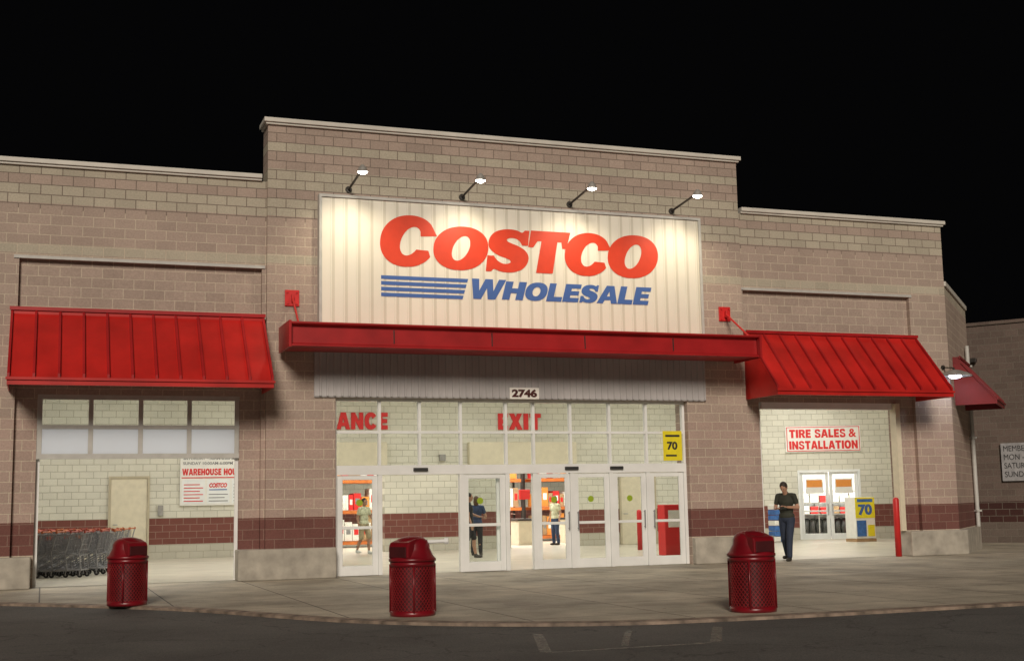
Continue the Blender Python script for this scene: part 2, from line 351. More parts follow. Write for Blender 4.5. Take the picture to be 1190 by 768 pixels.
mb.add([(x,y,GZ-.01) for x,y in crv]+[(x,y,-.012) for x,y in crv]+[(x,y,.0) for x,y in inn],
  [(i,i+1,n+i+1,n+i) for i in range(n-1)]+[(n+i,n+i+1,2*n+i+1,2*n+i) for i in range(n-1)])
KERB=paint('worn red kerb paint',(.28,.215,.165),.7,scale=5,var=.3)
mk(mb,'kerb',KERB,kind='structure',recenter=False)
mb=MB(); mb.add([(-4,.25,.006),(20.3,.25,.006),(31.2,14.2,.006),(31,30,.006),(-4,30,.006)],[(0,1,2,3,4)]); mk(mb,'floor',FLOOR,kind='structure',recenter=False)
mb=MB()
def stripe(a,b,w=.12):
    a=Vector(a);b=Vector(b);d=(b-a).normalized();nn=Vector((-d.y,d.x))*w/2
    mb.add([(*(a-nn),GZ+.004),(*(b-nn),GZ+.004),(*(b+nn),GZ+.004),(*(a+nn),GZ+.004)],[(0,1,2,3)])
stripe((5.35,-12.7),(4.75,-14.5)); stripe((7.5,-13.0),(6.65,-14.5)); stripe((4.8,-14.5),(6.6,-14.5),.09)
stripe((6.4,-12.9),(5.7,-14.3),.08)
mk(mb,'road_marking',WORN,kind='structure',recenter=False)
# ------------------------------------------------------------------ building
B=empty('store_building',label='large block-walled warehouse store with raised centre and red awnings',category='store')
mb=MB(); W=.5
for x0,x1,z0,z1,y in [(-9,-.56,0,8.28,0),(-.56,4.19,6.41,8.28,0),(4.19,4.28,0,8.28,0),
  (-.56,-.14,0,6.41,.12),(-.14,3.77,3.74,6.41,.12),(3.77,4.19,0,6.41,.12),
  (4.28,5.73,0,9.5,-.1),(5.73,13.98,3.72,9.5,-.1),(13.98,15.54,0,9.5,-.1),
  (15.54,15.63,0,8.28,0),(15.63,20.40,6.41,8.28,0),(20.40,21.5,0,8.28,0),
  (15.63,16.01,0,6.41,.12),(16.01,19.94,3.74,6.41,.12),(19.94,20.40,0,6.41,.12)]:
    mb.box(x0,x1,y,W,z0,z1)
mk(mb,'wall',EXT,B)
boxes([(x0-.10,x1+.06,-.03,-.001,6.41,6.47) for x0,x1 in ((-.56,4.19),(15.63,20.40))],'ledge',FLASH,B)
def wallseg(name,a,b,th,z1,mat,parent,z0=0,**kw):
    a=Vector(a);b=Vector(b);d=(b-a).normalized();nn=Vector((-d.y,d.x))*th
    m=MB(); q=[a,b,b+nn,a+nn]
    m.add([(p.x,p.y,z0) for p in q]+[(p.x,p.y,z1) for p in q],[(0,3,2,1),(4,5,6,7),(0,1,5,4),(1,2,6,5),(2,3,7,6),(3,0,4,7)])
    return mk(m,name,mat,parent,**kw)
wallseg('side_wall',(21.502,.003),(25.0,3.5),.4,6.75,EXT45,B)
wallseg('coping',(21.56,-.0),(25.05,3.49),.45,6.87,CORN,B,z0=6.752)
wallseg('plinth',(21.70,-.02),(24.2,2.48),.2,.60,CONC,B)
rp=[(-8.7,.52),(21.3,.52),(30.9,13.2),(30.9,31),(-8.7,31)]
mb=MB(); mb.add([(x,y,6.3) for x,y in rp]+[(x,y,6.42) for x,y in rp],[(4,3,2,1,0),(5,6,7,8,9)]+[(i,(i+1)%5,5+(i+1)%5,5+i) for i in range(5)]); mk(mb,'roof',FLASH,B)
cp_=[(-4.2,.51),(20.4,.51),(30.8,14.0),(30.8,30),(-4.2,30)]
mb=MB(); mb.add([(x,y,5.602) for x,y in cp_]+[(x,y,5.7) for x,y in cp_],[(4,3,2,1,0),(5,6,7,8,9)]+[(i,(i+1)%5,5+(i+1)%5,5+i) for i in range(5)]); mk(mb,'ceiling',CEIL,B)
mb=MB(); mb.box(-9,-8.7,W+.002,31,0,6.298); mk(mb,'rear_wall',INS,B)
mb=MB(); mb.box(-8.69,31,30.7,31,0,6.298); mk(mb,'rear_wall',INS,B)
def cornice(x0,x1,z,y,l=True,r=True):
    mb=MB(); mb.box(x0-.05*l,x1+.05*r,y-.06,W,z,z+.045); mb.box(x0-.09*l,x1+.09*r,y-.10,W,z+.047,z+.14); mk(mb,'coping',CORN,B,bevel=.008)
cornice(4.28,15.54,9.502,-.1); cornice(-9,4.17,8.282,0,1,0); cornice(15.65,21.5,8.282,0,0,1)
boxes([(-9,-.18,-.22,.45,0.001,.60),(3.72,5.72,-.26,.45,0.001,.62),(13.99,16.05,-.26,.45,0.001,.60),(19.92,21.6,-.2,.45,0.001,.60)],'plinth',CONC,B,bevel=.025)
mb=MB()
for x0,x1,z0,z1 in [(-4,7.6,0,5.6),(7.6,10.36,2.75,5.6),(10.36,14.67,0,5.6),(14.67,17,2.75,5.6),(17,23.9,0,5.6)]:
    mb.box(x0,x1,14,14.3,z0,z1)
mk(mb,'lobby_wall',INW,B)
mb=MB(); mb.box(-4.2,-4.0,.55,30,0,5.6); mk(mb,'lobby_side_wall',INS,B)
mb=MB(); mb.box(-3.9,26,29.7,29.9,0,5.6); mk(mb,'warehouse_wall',INW,B)
wallseg('interior_side_wall',(20.45,.52),(30.6,13.3),-.15,5.6,INS,B)
boxes([(13.18,17.0,13.75,13.998,2.75,3.5),(7.4,10.4,13.75,13.998,2.75,3.5)],'shutter_box',BEID,B,bevel=.02)
for x,y in [(1,4),(1,9),(7,5),(7,10),(13,5),(13,10),(19,5),(19,10),(24,10)]:
    mb=MB(); mb.box(x-.6,x+.6,y-.12,y+.12,5.50,5.598); o=mk(mb,'ceiling_light',WHT,B)
    mb=MB(); mb.box(x-.55,x+.55,y-.09,y+.09,5.47,5.497); mk(mb,'tube',TUBE,o)
def solid_door(x0,x1,z1,y):
    mb=MB(); mb.box(x0,x1,y-.05,y-.002,.01,z1); d=mk(mb,'door',BEID,B,bevel=.006)
    mb=MB(); mb.box(x0-.07,x0-.004,y-.08,y-.003,.01,z1+.07); mb.box(x1+.004,x1+.07,y-.08,y-.003,.01,z1+.07); mb.box(x0-.004,x1+.004,y-.08,y-.003,z1+.004,z1+.07); mk(mb,'frame',BEIF,d)
    mb=MB(); mb.rod((x0+.08,y-.12,1.05),(x0+.2,y-.12,1.05),.014,8); mb.rod((x0+.08,y-.12,1.05),(x0+.08,y-.04,1.05),.014,8); mk(mb,'handle',STEEL,d)
solid_door(1.93,2.98,2.42,14); solid_door(18.7,19.95,2.4,14)
boxes([(3.3,3.45,13.9,13.998,1.3,1.6),(12.2,12.4,13.88,13.998,2.9,3.1),(21.2,21.4,13.88,13.998,1.2,1.6)],'junction_box',GREYM,B)
# ---- tyre centre wall
A20=math.radians(-20); TO=Vector((23.4,14.2,0))
def tl(q,off,z=0): return (TO.x+math.cos(A20)*q+math.sin(A20)*off*1.0, TO.y+math.sin(A20)*q-math.cos(A20)*off, z)
mb=MB()
for a,b,z0,z1 in [(0,2.2,0,5.6),(2.2,4.36,2.45,5.6),(4.36,7.6,0,5.6)]: mb.box(a,b,0,.25,z0,z1)
mk(mb,'tyre_centre_wall',INT20,B,loc=TO,rz=A20)
mb=MB(); mb.box(1.31,5.49,3.0,3.1,0,3.2,0); mb.box(1.2,1.3,.26,3.1,0,3.2); mb.box(5.5,5.6,.26,3.1,0,3.2); mb.box(1.2,5.6,.26,3.1,3.202,3.3)
mk(mb,'tyre_room',CEIL,B,loc=TO,rz=A20)
def gdoor(x0,x1,z1,y,parent=B,loc=None,rz=0,st=.085,mid=1.0,hx=None,z0=.012):
    mb=MB(); d=.05
    mb.box(x0,x0+st,y,y+d,z0,z1); mb.box(x1-st,x1,y,y+d,z0,z1)
    mb.box(x0+st,x1-st,y,y+d,z1-.09,z1); mb.box(x0+st,x1-st,y,y+d,z0,z0+.2)
    if mid: mb.box(x0+st,x1-st,y+.002,y+d-.002,mid-.03,mid+.03)
    D=mk(mb,'door',WHT,parent,loc=loc,rz=rz,bevel=.006)
    mb=MB(); mb.box(x0+st,x1-st,y+.02,y+.028,z0+.2,z1-.09)
    g=mk(mb,'glass',GLASS,D,local=True)
    if hx is not None:
        mb=MB(); mb.rod((hx,y-.06,.85),(hx,y-.06,1.25),.014,8); mb.rod((hx,y-.06,.88),(hx,y,.88),.01,6); mb.rod((hx,y-.06,1.22),(hx,y,1.22),.01,6)
        mk(mb,'handle',STEEL,D,local=True)
    return D
for x0,x1,hx in ((2.24,3.27,3.2),(3.29,4.32,3.36)):
    d=gdoor(x0,x1,2.38,.05,loc=TO,rz=A20,hx=hx,st=.12)
    mb=MB(); mb.box(x0+.2,x1-.2,.035,.045,1.62,2.15,0); mb.box(x0+.24,x1-.24,.03,.0345,1.85,2.10,1); mk(mb,'door_poster',[SWHT,SORG],d,local=True)
mb=MB(); mb.box(2.16,2.236,-.03,.12,.01,2.46); mb.box(4.324,4.4,-.03,.12,.01,2.46); mb.box(2.236,4.324,-.03,.12,2.385,2.46); mk(mb,'door_frame',WHT,B,loc=TO,rz=A20)
# ---- entrance glazing
XM=[5.755,6.72,7.605,8.533,9.582,10.23,11.12,12.08,13.0,13.955]
mb=MB(); y0,y1=.06,.18
for i,x in enumerate(XM):
    mb.box(x-.028,x+.028,y0,y1,2.302,3.66)
    if i!=2: mb.box(x-.045,x+.045,y0-.01,y1+.01,.01,2.098)
mb.box(5.732,13.978,y0-.02,y1+.03,2.10,2.30); mb.box(5.732,13.978,y0-.01,y1,3.662,3.718)
for a,b in zip(XM[:-1],XM[1:]): mb.box(a+.028,b-.028,y0+.01,y1-.01,2.975,3.03)
mk(mb,'entrance_frame',WHT,B,bevel=.004)
for a,b in zip(XM[:-1],XM[1:]):
    mb=MB(); mb.box(a+.028,b-.028,.135,.143,2.302,2.975); mb.box(a+.028,b-.028,.135,.143,3.03,3.66); mk(mb,'window',GLASS,B)
leafs=[(0,1,.08,None),(3,4,.08,None),(5,6,.08,XM[6]-.1),(6,7,.08,XM[6]+.12),(7,8,.08,XM[8]-.12),(8,9,.08,XM[8]+.12)]
for a,b,y,hx in leafs: gdoor(XM[a]+.048,XM[b]-.048,2.09,y,hx=hx,st=.115)
gdoor(XM[0]+.12,XM[1]-.02,2.09,.26); gdoor(XM[3]+.02,XM[4]-.10,2.09,.26)
for x in (XM[0]+.52,XM[3]+.42,XM[6]+.45,XM[7]+.45,XM[5]+.45):
    mb=MB(); mb.rod((x,.070,1.52),(x,.074,1.52),.07,24); mk(mb,'door_sticker',GRN,B)
for x in (7.6,11.1,12.2):
    mb=MB(); mb.box(x-.16,x+.16,-.02,.038,2.17,2.24); mk(mb,'door_sensor',SBLK,B,bevel=.01)
# ---- left roll-up door
mb=MB(); xa,xb=-.14,3.77; y0,y1=.122,.16
cols=[xa+.05+(xb-xa-.1)*i/4 for i in range(5)]
for z0,z1 in ((2.47,2.57),(3.06,3.14),(3.64,3.738)): mb.box(xa,xb,y0,y1,z0,z1)
for x in cols:
    mb.box(x-.045,x+.045,y0+.004,y1-.004,2.57,3.06); mb.box(x-.045,x+.045,y0+.004,y1-.004,3.14,3.64)
R=mk(mb,'roll_up_door',FLASH,B,bevel=.003)
mb=MB()
for a,b in zip(cols[:-1],cols[1:]): mb.box(a+.045,b-.045,.135,.145,2.57,3.06)
mk(mb,'frosted_pane',FROST,R)
mb=MB()
for a,b in zip(cols[:-1],cols[1:]): mb.box(a+.045,b-.045,.135,.141,3.14,3.64)
mk(mb,'glass',GLASS,R)
boxes([(xa-.0,xa+.07,.23,.28,.01,3.73),(xb-.07,xb,.23,.28,.01,3.73),(16.02,16.08,.2,.24,.01,3.73)],'door_track',WHT,B)
mb=MB(); mb.box(19.80,19.93,.0,.24,.61,3.73); mk(mb,'door_post',BEID,B)
mb=MB(); mb.box(16.09,19.79,.13,.35,3.58,3.738); mk(mb,'shutter_housing',WHT,B)
# ---- ribbed panels
def ribbed(x0,x1,z0,z1,yb,pitch,dep,prof=((0,0),(.62,0),(.70,1),(.92,1)),two=False):
    m=MB(); pts=[]; x=x0
    while x<x1-1e-6:
        w=min(pitch,x1-x)
        for fx,fy in prof: 
            if fx*pitch<=w+1e-6: pts.append((x+fx*pitch,yb-dep*fy))
        x+=pitch
    pts.append((x1,yb))
    k=len(pts)
    for i in range(k-1):
        a,b=pts[i],pts[i+1]
        flat=abs(a[1]-b[1])<1e-6 and abs(a[1]-yb)<1e-6
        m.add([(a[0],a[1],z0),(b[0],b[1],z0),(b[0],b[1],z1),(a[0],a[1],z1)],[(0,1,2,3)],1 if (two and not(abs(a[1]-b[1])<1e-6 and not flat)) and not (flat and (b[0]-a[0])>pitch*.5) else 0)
    return m
SG=empty('store_sign',loc=(9.87,-.25,5.0),label='wide cream ribbed metal store sign with red and blue lettering',category='sign')
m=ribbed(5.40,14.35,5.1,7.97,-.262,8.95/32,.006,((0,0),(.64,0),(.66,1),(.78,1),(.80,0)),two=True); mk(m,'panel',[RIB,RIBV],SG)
mb=MB(); mb.box(5.34,5.398,-.30,-.102,5.1,8.03); mb.box(14.352,14.41,-.30,-.102,5.1,8.03); mb.box(5.398,14.352,-.30,-.102,7.972,8.03); mb.box(5.4,14.35,-.20,-.102,5.1,7.97)
mk(mb,'frame',FLASH,SG)
m=ribbed(5.27,14.45,3.74,4.95,-.16,.153,.03); m.box(5.27,14.45,-.15,-.102,3.722,4.95); mk(m,'ribbed_band',RIBG,B)
YS=-.2688
for i,(f,xx0,xx1,z0,z1) in enumerate([(gC,6.66,7.94,6.54,7.68),(gO,7.85,9.12,6.52,7.50),(gS,9.05,10.10,6.52,7.50),(gT,10.06,11.09,6.54,7.50),(gC,10.94,12.10,6.52,7.52),(gO,12.00,13.28,6.52,7.53)]):
    me=fitcurve(curve2d(f()),xx1-xx0,z1-z0,xx0,z0,YS-.0010*(i%2),depth=.002); me.materials.append(LRED); reg(me,'letter',SG)
def P(w,h,pts,k=.27): return [(x*w+k*y*h,y*h) for x,y in pts]
x=8.62
for i,(ch,w,h,z) in enumerate([('W',.77,.45,5.90)]+[(c,w*.985,.41,5.91) for c,w in zip('HOLESALE',(.50,.52,.37,.39,.44,.48,.37,.39))]):
    lps=gS(0) if ch=='S' else GL[ch][1]
    me=fitcurve(curve2d([P(w,h,lp) for lp in lps]),1,1,x,z,YS-.0010*(i%2),depth=.002,raw=True); me.materials.append(LBLU); reg(me,'letter',SG)
    x+=w+.022
for i in range(4):
    z=5.88+i*.125
    mb=MB(); xr=8.50+(z-5.87)*.3; ya=YS-.002
    mb.add([(6.68,ya,z),(xr,ya,z),(xr+.025,ya,z+.08),(6.68,ya,z+.08),(6.68,YS,z),(xr,YS,z),(xr+.025,YS,z+.08),(6.68,YS,z+.08)],[(0,1,2,3),(4,7,6,5),(0,4,5,1),(1,5,6,2),(2,6,7,3),(3,7,4,0)])
    mk(mb,'stripe',LBLU,SG)
# street number
mb=MB(); mb.box(9.58,10.27,-.21,-.192,3.72,3.97); o=mk(mb,'house_number_sign',SWHT,label='small white street number plate above the entrance',category='sign')
text('number','2746',9.63,3.755,-.21,.59,.18,paint('dark maroon digits',(.06,.006,.006),bump=0),o,bold=.05,depth=.006)
# ---- canopy
mb=MB()
cp=[(-.165,4.66),(-1.36,4.62),(-1.45,4.62),(-1.45,4.66),(-1.36,4.69),(-1.34,5.04),(-1.47,5.07),(-1.47,5.11),(-1.30,5.11),(-.285,5.0),(-.165,4.94)]
mb.extr(cp,4.55,15.15)
CN=mk(mb,'canopy',REDC,B,bevel=.006)
for x in (4.498,15.152): boxes([(x,x+.05,-1.49,-.29,4.60,5.13)],'end_plate',REDC,CN)
for i in range(1,5):
    x=4.55+10.6*i/5; boxes([(x-.008,x+.008,-1.38,-1.345,4.72,5.0)],'joint',DARK,CN)
for x,xe in ((4.80,4.72),(15.05,15.0)):
    mb=MB(); mb.box(x-.15,x+.15,-.14,-.102,5.62,5.96); mb.box(x-.02,x+.02,-.24,-.14,5.7,5.86); br=mk(mb,'bracket',REDB,B,bevel=.006)
    mb=MB()
    for bx_ in (-.1,.1):
        for bz in (5.67,5.91): mb.rod((x+bx_,-.14,bz),(x+bx_,-.165,bz),.018,6)
    mk(mb,'bolt',REDB,br)
    mb=MB(); mb.rod((x,-.22,5.76),(xe,-1.30,5.10),.022,8); mk(mb,'tie_rod',REDB,CN)
# ---- awnings
def awning(x0,x1,zt,zb,p,loc=None,rz=0,parent=B,ribs=11,ma=RED,mc=REDC):
    mb=MB()
    prof=[(-.003,zt),(-.16,zt),(-.16,zt-.12),(-p,zb+.13),(-p-.02,zb+.13),(-p-.02,zb),(-p+.02,zb),(-p+.02,zb+.10),(-.20,zt-.18),(-.003,zt-.16)]
    mb.extr(prof,x0,x1)
    for x in (x0,x1-.02):  # side cheeks
        mb.add([(x+.001,-.004,zt-.17),(x+.001,-.17,zt-.17),(x+.001,-p+.02,zb+.09),(x+.001,-p+.02,zb),(x+.001,-.004,zb),
                (x+.019,-.004,zt-.17),(x+.019,-.17,zt-.17),(x+.019,-p+.02,zb+.09),(x+.019,-p+.02,zb),(x+.019,-.004,zb)],
               [(0,1,2,3,4),(9,8,7,6,5),(0,5,6,1),(1,6,7,2),(2,7,8,3),(3,8,9,4),(4,9,5,0)])
    a=mk(mb,'awning',ma,parent,loc=loc,rz=rz)
    for i in range(ribs+1):
        x=x0+.025+(x1-x0-.05)*i/ribs
        mb=MB(); mb.extr([(-.165,zt-.04),(-p-.015,zb+.215),(-p-.015,zb+.13),(-.165,zt-.125)],x-.022,x+.022)
        mk(mb,'seam',mc,a,local=True)
    mb=MB(); mb.box(x0-.02,x1+.02,-.2,-.161,zt-.05,zt+.02); mk(mb,'top_rail',mc,a,local=True)
    mb=MB(); mb.box(x0-.02,x1+.02,-p-.055,-p-.021,zb+.09,zb+.14); mk(mb,'drip_rail',ma,a,local=True)
awning(-.68,4.22,5.40,3.78,1.4); awning(15.60,20.44,5.40,3.78,1.4)
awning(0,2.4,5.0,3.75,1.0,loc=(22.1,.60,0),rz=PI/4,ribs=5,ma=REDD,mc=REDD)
mb=MB(); mb.rod((24.3,2.68,.0),(24.3,2.68,5.6),.055,12); 
for z in (1,3,5): mb.box(24.22,24.38,2.6,2.8,z,z+.05)
mk(mb,'downpipe',FLASH,B)
FW=wallseg('neighbouring_wing',(26.4,7.2),(36,-5.6),.4,6.7,EXTF,None,label='block side wing beside the main facade, shade painted in',category='wall')
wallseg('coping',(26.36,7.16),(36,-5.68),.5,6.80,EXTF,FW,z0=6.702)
# ------------------------------------------------------------------ wall signs
AF=math.atan2(-.8,.6)
fo=empty('opening_hours_sign',loc=(27.6-.03,5.6-.03,1.86),rz=AF,label='white opening hours board on the shade-painted side wall',category='sign')
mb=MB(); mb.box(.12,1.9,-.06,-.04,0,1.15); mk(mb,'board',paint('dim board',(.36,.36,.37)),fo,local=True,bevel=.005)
for i,(t,w) in enumerate([('MEMBER HOURS',1.45),('MON - FRI 10-8:30',1.6),('SATURDAY 9:30-6',1.55),('SUNDAY 10-6',1.25)]):
    text('lettering',t,.2,.90-i*.26,-.061,w,.17,SBLK,fo,bold=.0,depth=.004,local=True)
mb=MB(); mb.box(-.15,.15,-.16,0,0,.13); mk(mb,'wall_light',DARK,loc=(27.2,5.99,5.55),rz=AF,label='small dark box light on the side wall',category='light',bevel=.01)
ts=empty('tire_sales_sign',loc=TO+Vector((0,0,3.1)),rz=A20,label='white rectangular sign with red bordered tire sales lettering',category='sign')
mb=MB(); mb.box(1.78,4.48,-.06,-.003,0,.93,0); mk(mb,'board',SWHT,ts,local=True,bevel=.006)
mb=MB(); 
for a,b,c,d in ((1.82,4.44,.03,.055),(1.82,4.44,.875,.90),(1.82,1.845,.055,.875),(4.415,4.44,.055,.875)): mb.box(a,b,-.066,-.0605,c,d)
mk(mb,'border',SRED,ts,local=True)
btext('lettering','TIRE SALES',1.92,.51,-.061,2.02,.30,SRED,ts,depth=.006,local=True)
text('lettering','&',4.05,.51,-.061,.28,.30,SRED,ts,bold=.025,depth=.006,local=True)
btext('lettering','INSTALLATION',1.90,.10,-.061,2.46,.30,SRED,ts,depth=.006,local=True)
def lettering(name,t,x,z,w,h,label):
    o=btext(name,t,x,z,13.996,w,h,SRED,None,depth=.05,gap=.13); o['label']=label; o['category']='sign'; return o
lettering('exit_lettering','EXIT',14.27,3.92,1.53,.54,'large red exit letters on the lobby wall')
lettering('entrance_lettering','ENTRANCE',7.15,3.92,3.32,.54,'large red entrance letters on the lobby wall')
hb=empty('store_hours_sign',loc=(5.1,13.95,1.6),label='white store hours board with red lettering on lobby wall',category='sign')
mb=MB(); mb.box(3.94,6.25,13.93,13.998,1.58,3.30); mk(mb,'board',SWHT,hb,bevel=.005)
for i,(t,w) in enumerate((('MONDAY-FRIDAY 10:00AM-8:30PM',1.9),('SATURDAY 9:30AM-6:00PM',1.55),('SUNDAY 10:00AM-6:00PM',1.5))):
    text('lettering',t,4.02,3.12-i*.15,13.929,w,.09,SGRY,hb,bold=.02,depth=.004)
btext('lettering','WAREHOUSE HOURS',4.0,2.50,13.929,1.88,.20,SRED,hb,depth=.005)
mb=MB(); mb.box(3.98,6.21,13.921,13.929,2.41,2.44); mk(mb,'rule',SRED,hb)
for i in range(3):
    mb=MB(); x0=4.0+i*.75
    mb.box(x0,x0+.68,13.922,13.929,1.64,2.36); mk(mb,'white_panel',WHT,hb)
    if i==1:
        text('lettering','COSTCO',x0+.06,2.12,13.921,.54,.14,SRED,hb,bold=.05,shear=.2,depth=.006)
        mb=MB(); mb.box(x0+.06,x0+.60,13.915,13.9215,2.04,2.07); mk(mb,'rule',LBLU,hb)
    for k in range(3 if i==1 else 6): boxes([(x0+.05,x0+.63-.1*(k%2),13.915,13.9215,1.70+k*.10,1.725+k*.10)],'small_print',SGRY if i else SRED,hb)
nb=empty('notice_board',loc=(5.1,13.95,3.3),label='pale grey notice sheets above the hours board',category='notice')
PAP=paint('notice paper',(.70,.70,.63),bump=0)
for i in range(3):
    mb=MB(); mb.box(4.05+i*.78,4.05+i*.78+.66,13.97,13.998,3.36,3.92); sheet=mk(mb,'sheet',PAP,nb)
    mb=MB()
    for k in range(4): mb.box(4.1+i*.78,4.1+i*.78+.56-.08*(k%3),13.962,13.969,3.42+k*.11,3.46+k*.11)
    mk(mb,'small_print',SGRY,sheet)
def poster(name,x,z,y,w,h,lab):
    mb=MB(); mb.box(x,x+w,y,y+.012,z,z+h); o=mk(mb,name,YEL,label=lab,category='poster')
    text('lettering','70',x+w*.2,z+h*.36,y,w*.55,h*.28,SBLK,o,bold=.04,depth=.004)
    mb=MB(); mb.box(x+w*.12,x+w*.88,y-.004,y-.0005,z+h*.8,z+h*.87); mb.box(x+w*.12,x+w*.7,y-.004,y-.0005,z+h*.14,z+h*.2); mk(mb,'small_print',SBLK,o)
    return o
poster('price_poster',13.40,2.36,.03,.48,.68,'yellow price poster with black 70 on the glass')
dp=empty('product_display',loc=(25.6,10.0,0),label='boxed floor display in yellow white and blue with 70',category='display')
mb=MB(); mb.box(-.39,.39,-.25,.35,0,.10); mk(mb,'pallet',CARD,dp,local=True)
mb=MB(); mb.box(-.38,.38,-.24,.34,.11,1.46); mk(mb,'body',SWHT,dp,local=True,bevel=.01)
mb=MB(); mb.box(-.375,.375,-.250,-.241,.78,1.45,0); mb.box(-.30,.30,-.254,-.2505,1.30,1.40,2); mb.box(-.34,.02,-.250,-.241,.18,.70,2); mb.box(.08,.34,-.250,-.241,.18,.55,0)
mk(mb,'poster',[YEL,SWHT,BLU],dp,local=True)
text('lettering','70',-.27,.87,-.25,.54,.36,LBLU,dp,bold=.05,depth=.004,local=True)
dp2=empty('product_display',loc=(26.9,9.4,0),label='tall red and yellow promotional stand by the wall',category='display')
mb=MB(); mb.box(-.3,.3,-.2,.2,0,1.1,0); mb.box(-.3,.3,-.2,-.15,1.1,2.1,1); mb.box(-.25,.25,-.21,-.201,1.2,1.6,2); mb.box(-.25,.25,-.21,-.201,.2,.9,2)
mk(mb,'stand',[SRED,SWHT,YEL],dp2,local=True,bevel=.01)
dp3=empty('water_display',loc=(23.6,12.0,0),label='stack of blue and white drink packs by the wall',category='display')
mb=MB()
for k in range(7):
    for i in range(2): mb.box(-.22+i*.22,-.015+i*.22,-.25,.2,.02+k*.18,.02+k*.18+.165,(i+k)%3==0)
mk(mb,'pack',[BLU,SWHT],dp3,local=True,bevel=.02)
kx=empty('red_kiosk',loc=(15.95,4.8,0),label='red metal cabinet with pale front panel inside the lobby',category='cabinet')
mb=MB(); mb.box(-.3,.3,-.22,.22,.0,1.35); mk(mb,'body',SRED,kx,local=True,bevel=.02)
mb=MB(); mb.box(-.2,.2,-.23,-.221,.75,1.2); mk(mb,'front_panel',SWHT,kx,local=True)
def bollard(x,y,h,lab,r=.075):
    mb=MB(); mb.lathe([(0,0),(r,0),(r,h-.06),(r*.8,h-.02),(r*.4,h),(0,h)],20); mk(mb,'bollard',REDB,loc=(x,y,.006),smooth=True,label=lab,category='bollard',group='red safety bollards')
bollard(19.62,-.05,1.42,'red steel bollard beside the door jamb'); bollard(17.0,9,1.2,'red steel bollard inside the lobby')
# ------------------------------------------------------------------ floodlights
for i,x in enumerate((6.01,8.57,11.15,13.75)):
    o=empty('sign_floodlight',loc=(x,-.1,8.2),label='lit gooseneck floodlight on a long arm above the sign',category='light',group='floodlights over the sign')
    mb=MB(); mb.rod((0,-.001,0),(0,-.04,0),.07,16); mk(mb,'mount',DARK,o,local=True)
    mb=MB(); mb.rod((0,-.04,0),(0,-1.28,.12),.026,8); mk(mb,'arm',DARK,o,local=True)
    h=Vector((0,-1.32,.12)); d=Vector((0,.10,-1)).normalized()
    mb=MB(); mb.rod(h-d*.03,h+d*.06,.08,20,r2=.115); mb.rod(h-d*.09,h-d*.03,.03,16,r2=.08); mk(mb,'lamp_head',GREYM,o,local=True,smooth=False)
    mb=MB(); mb.rod(h+d*.058,h+d*.08,.105,20,r2=.09);mb.rod(h+d*.08,h+d*.11,.09,20,r2=.03); mk(mb,'lens',BULB,o,local=True)
    l=bpy.data.lights.new('flood','SPOT'); l.energy=125; l.color=(1,.86,.63); l.spot_size=math.radians(122); l.spot_blend=1; l.shadow_soft_size=.12
    lo=bpy.data.objects.new('flood_lamp',l); COL.objects.link(lo); lo.location=Vector((x,-.1,8.2))+h+d*.20
    lo.rotation_euler=(Vector((0,.42,-.90))).to_track_quat('-Z','Y').to_euler()
o=empty('wall_lamp',loc=(21.3,0,4.4),label='round dish wall lamp glowing cool white at the corner',category='light')
mb=MB(); mb.rod((0,-.001,.25),(0,-.03,.25),.06,12); mb.rod((0,-.03,.25),(0,-.4,.2),.018,8); mb.rod((0,-.4,.2),(0,-.45,.08),.03,8); mk(mb,'arm',DARK,o,local=True)
mb=MB(); mb.lathe([(.03,.15),(.14,.13),(.30,.07),(.41,.0),(.42,-.025),(.39,-.01),(.28,.05),(.1,.09),(.0,.10)],28,c=(0,-.45,0)); mk(mb,'lamp_shade',GREYM,o,local=True,smooth=True)
mb=MB(); mb.lathe([(0,.05),(.12,.03),(.16,-.02),(.1,-.06),(0,-.07)],20,c=(0,-.45,0)); mk(mb,'bulb',BULBC,o,local=True,smooth=True)
l=bpy.data.lights.new('cool','POINT'); l.energy=4; l.color=(.75,.82,1); l.shadow_soft_size=.1; lo=bpy.data.objects.new('dish_lamp',l); COL.objects.link(lo); lo.location=(21.3,-.45,4.22)
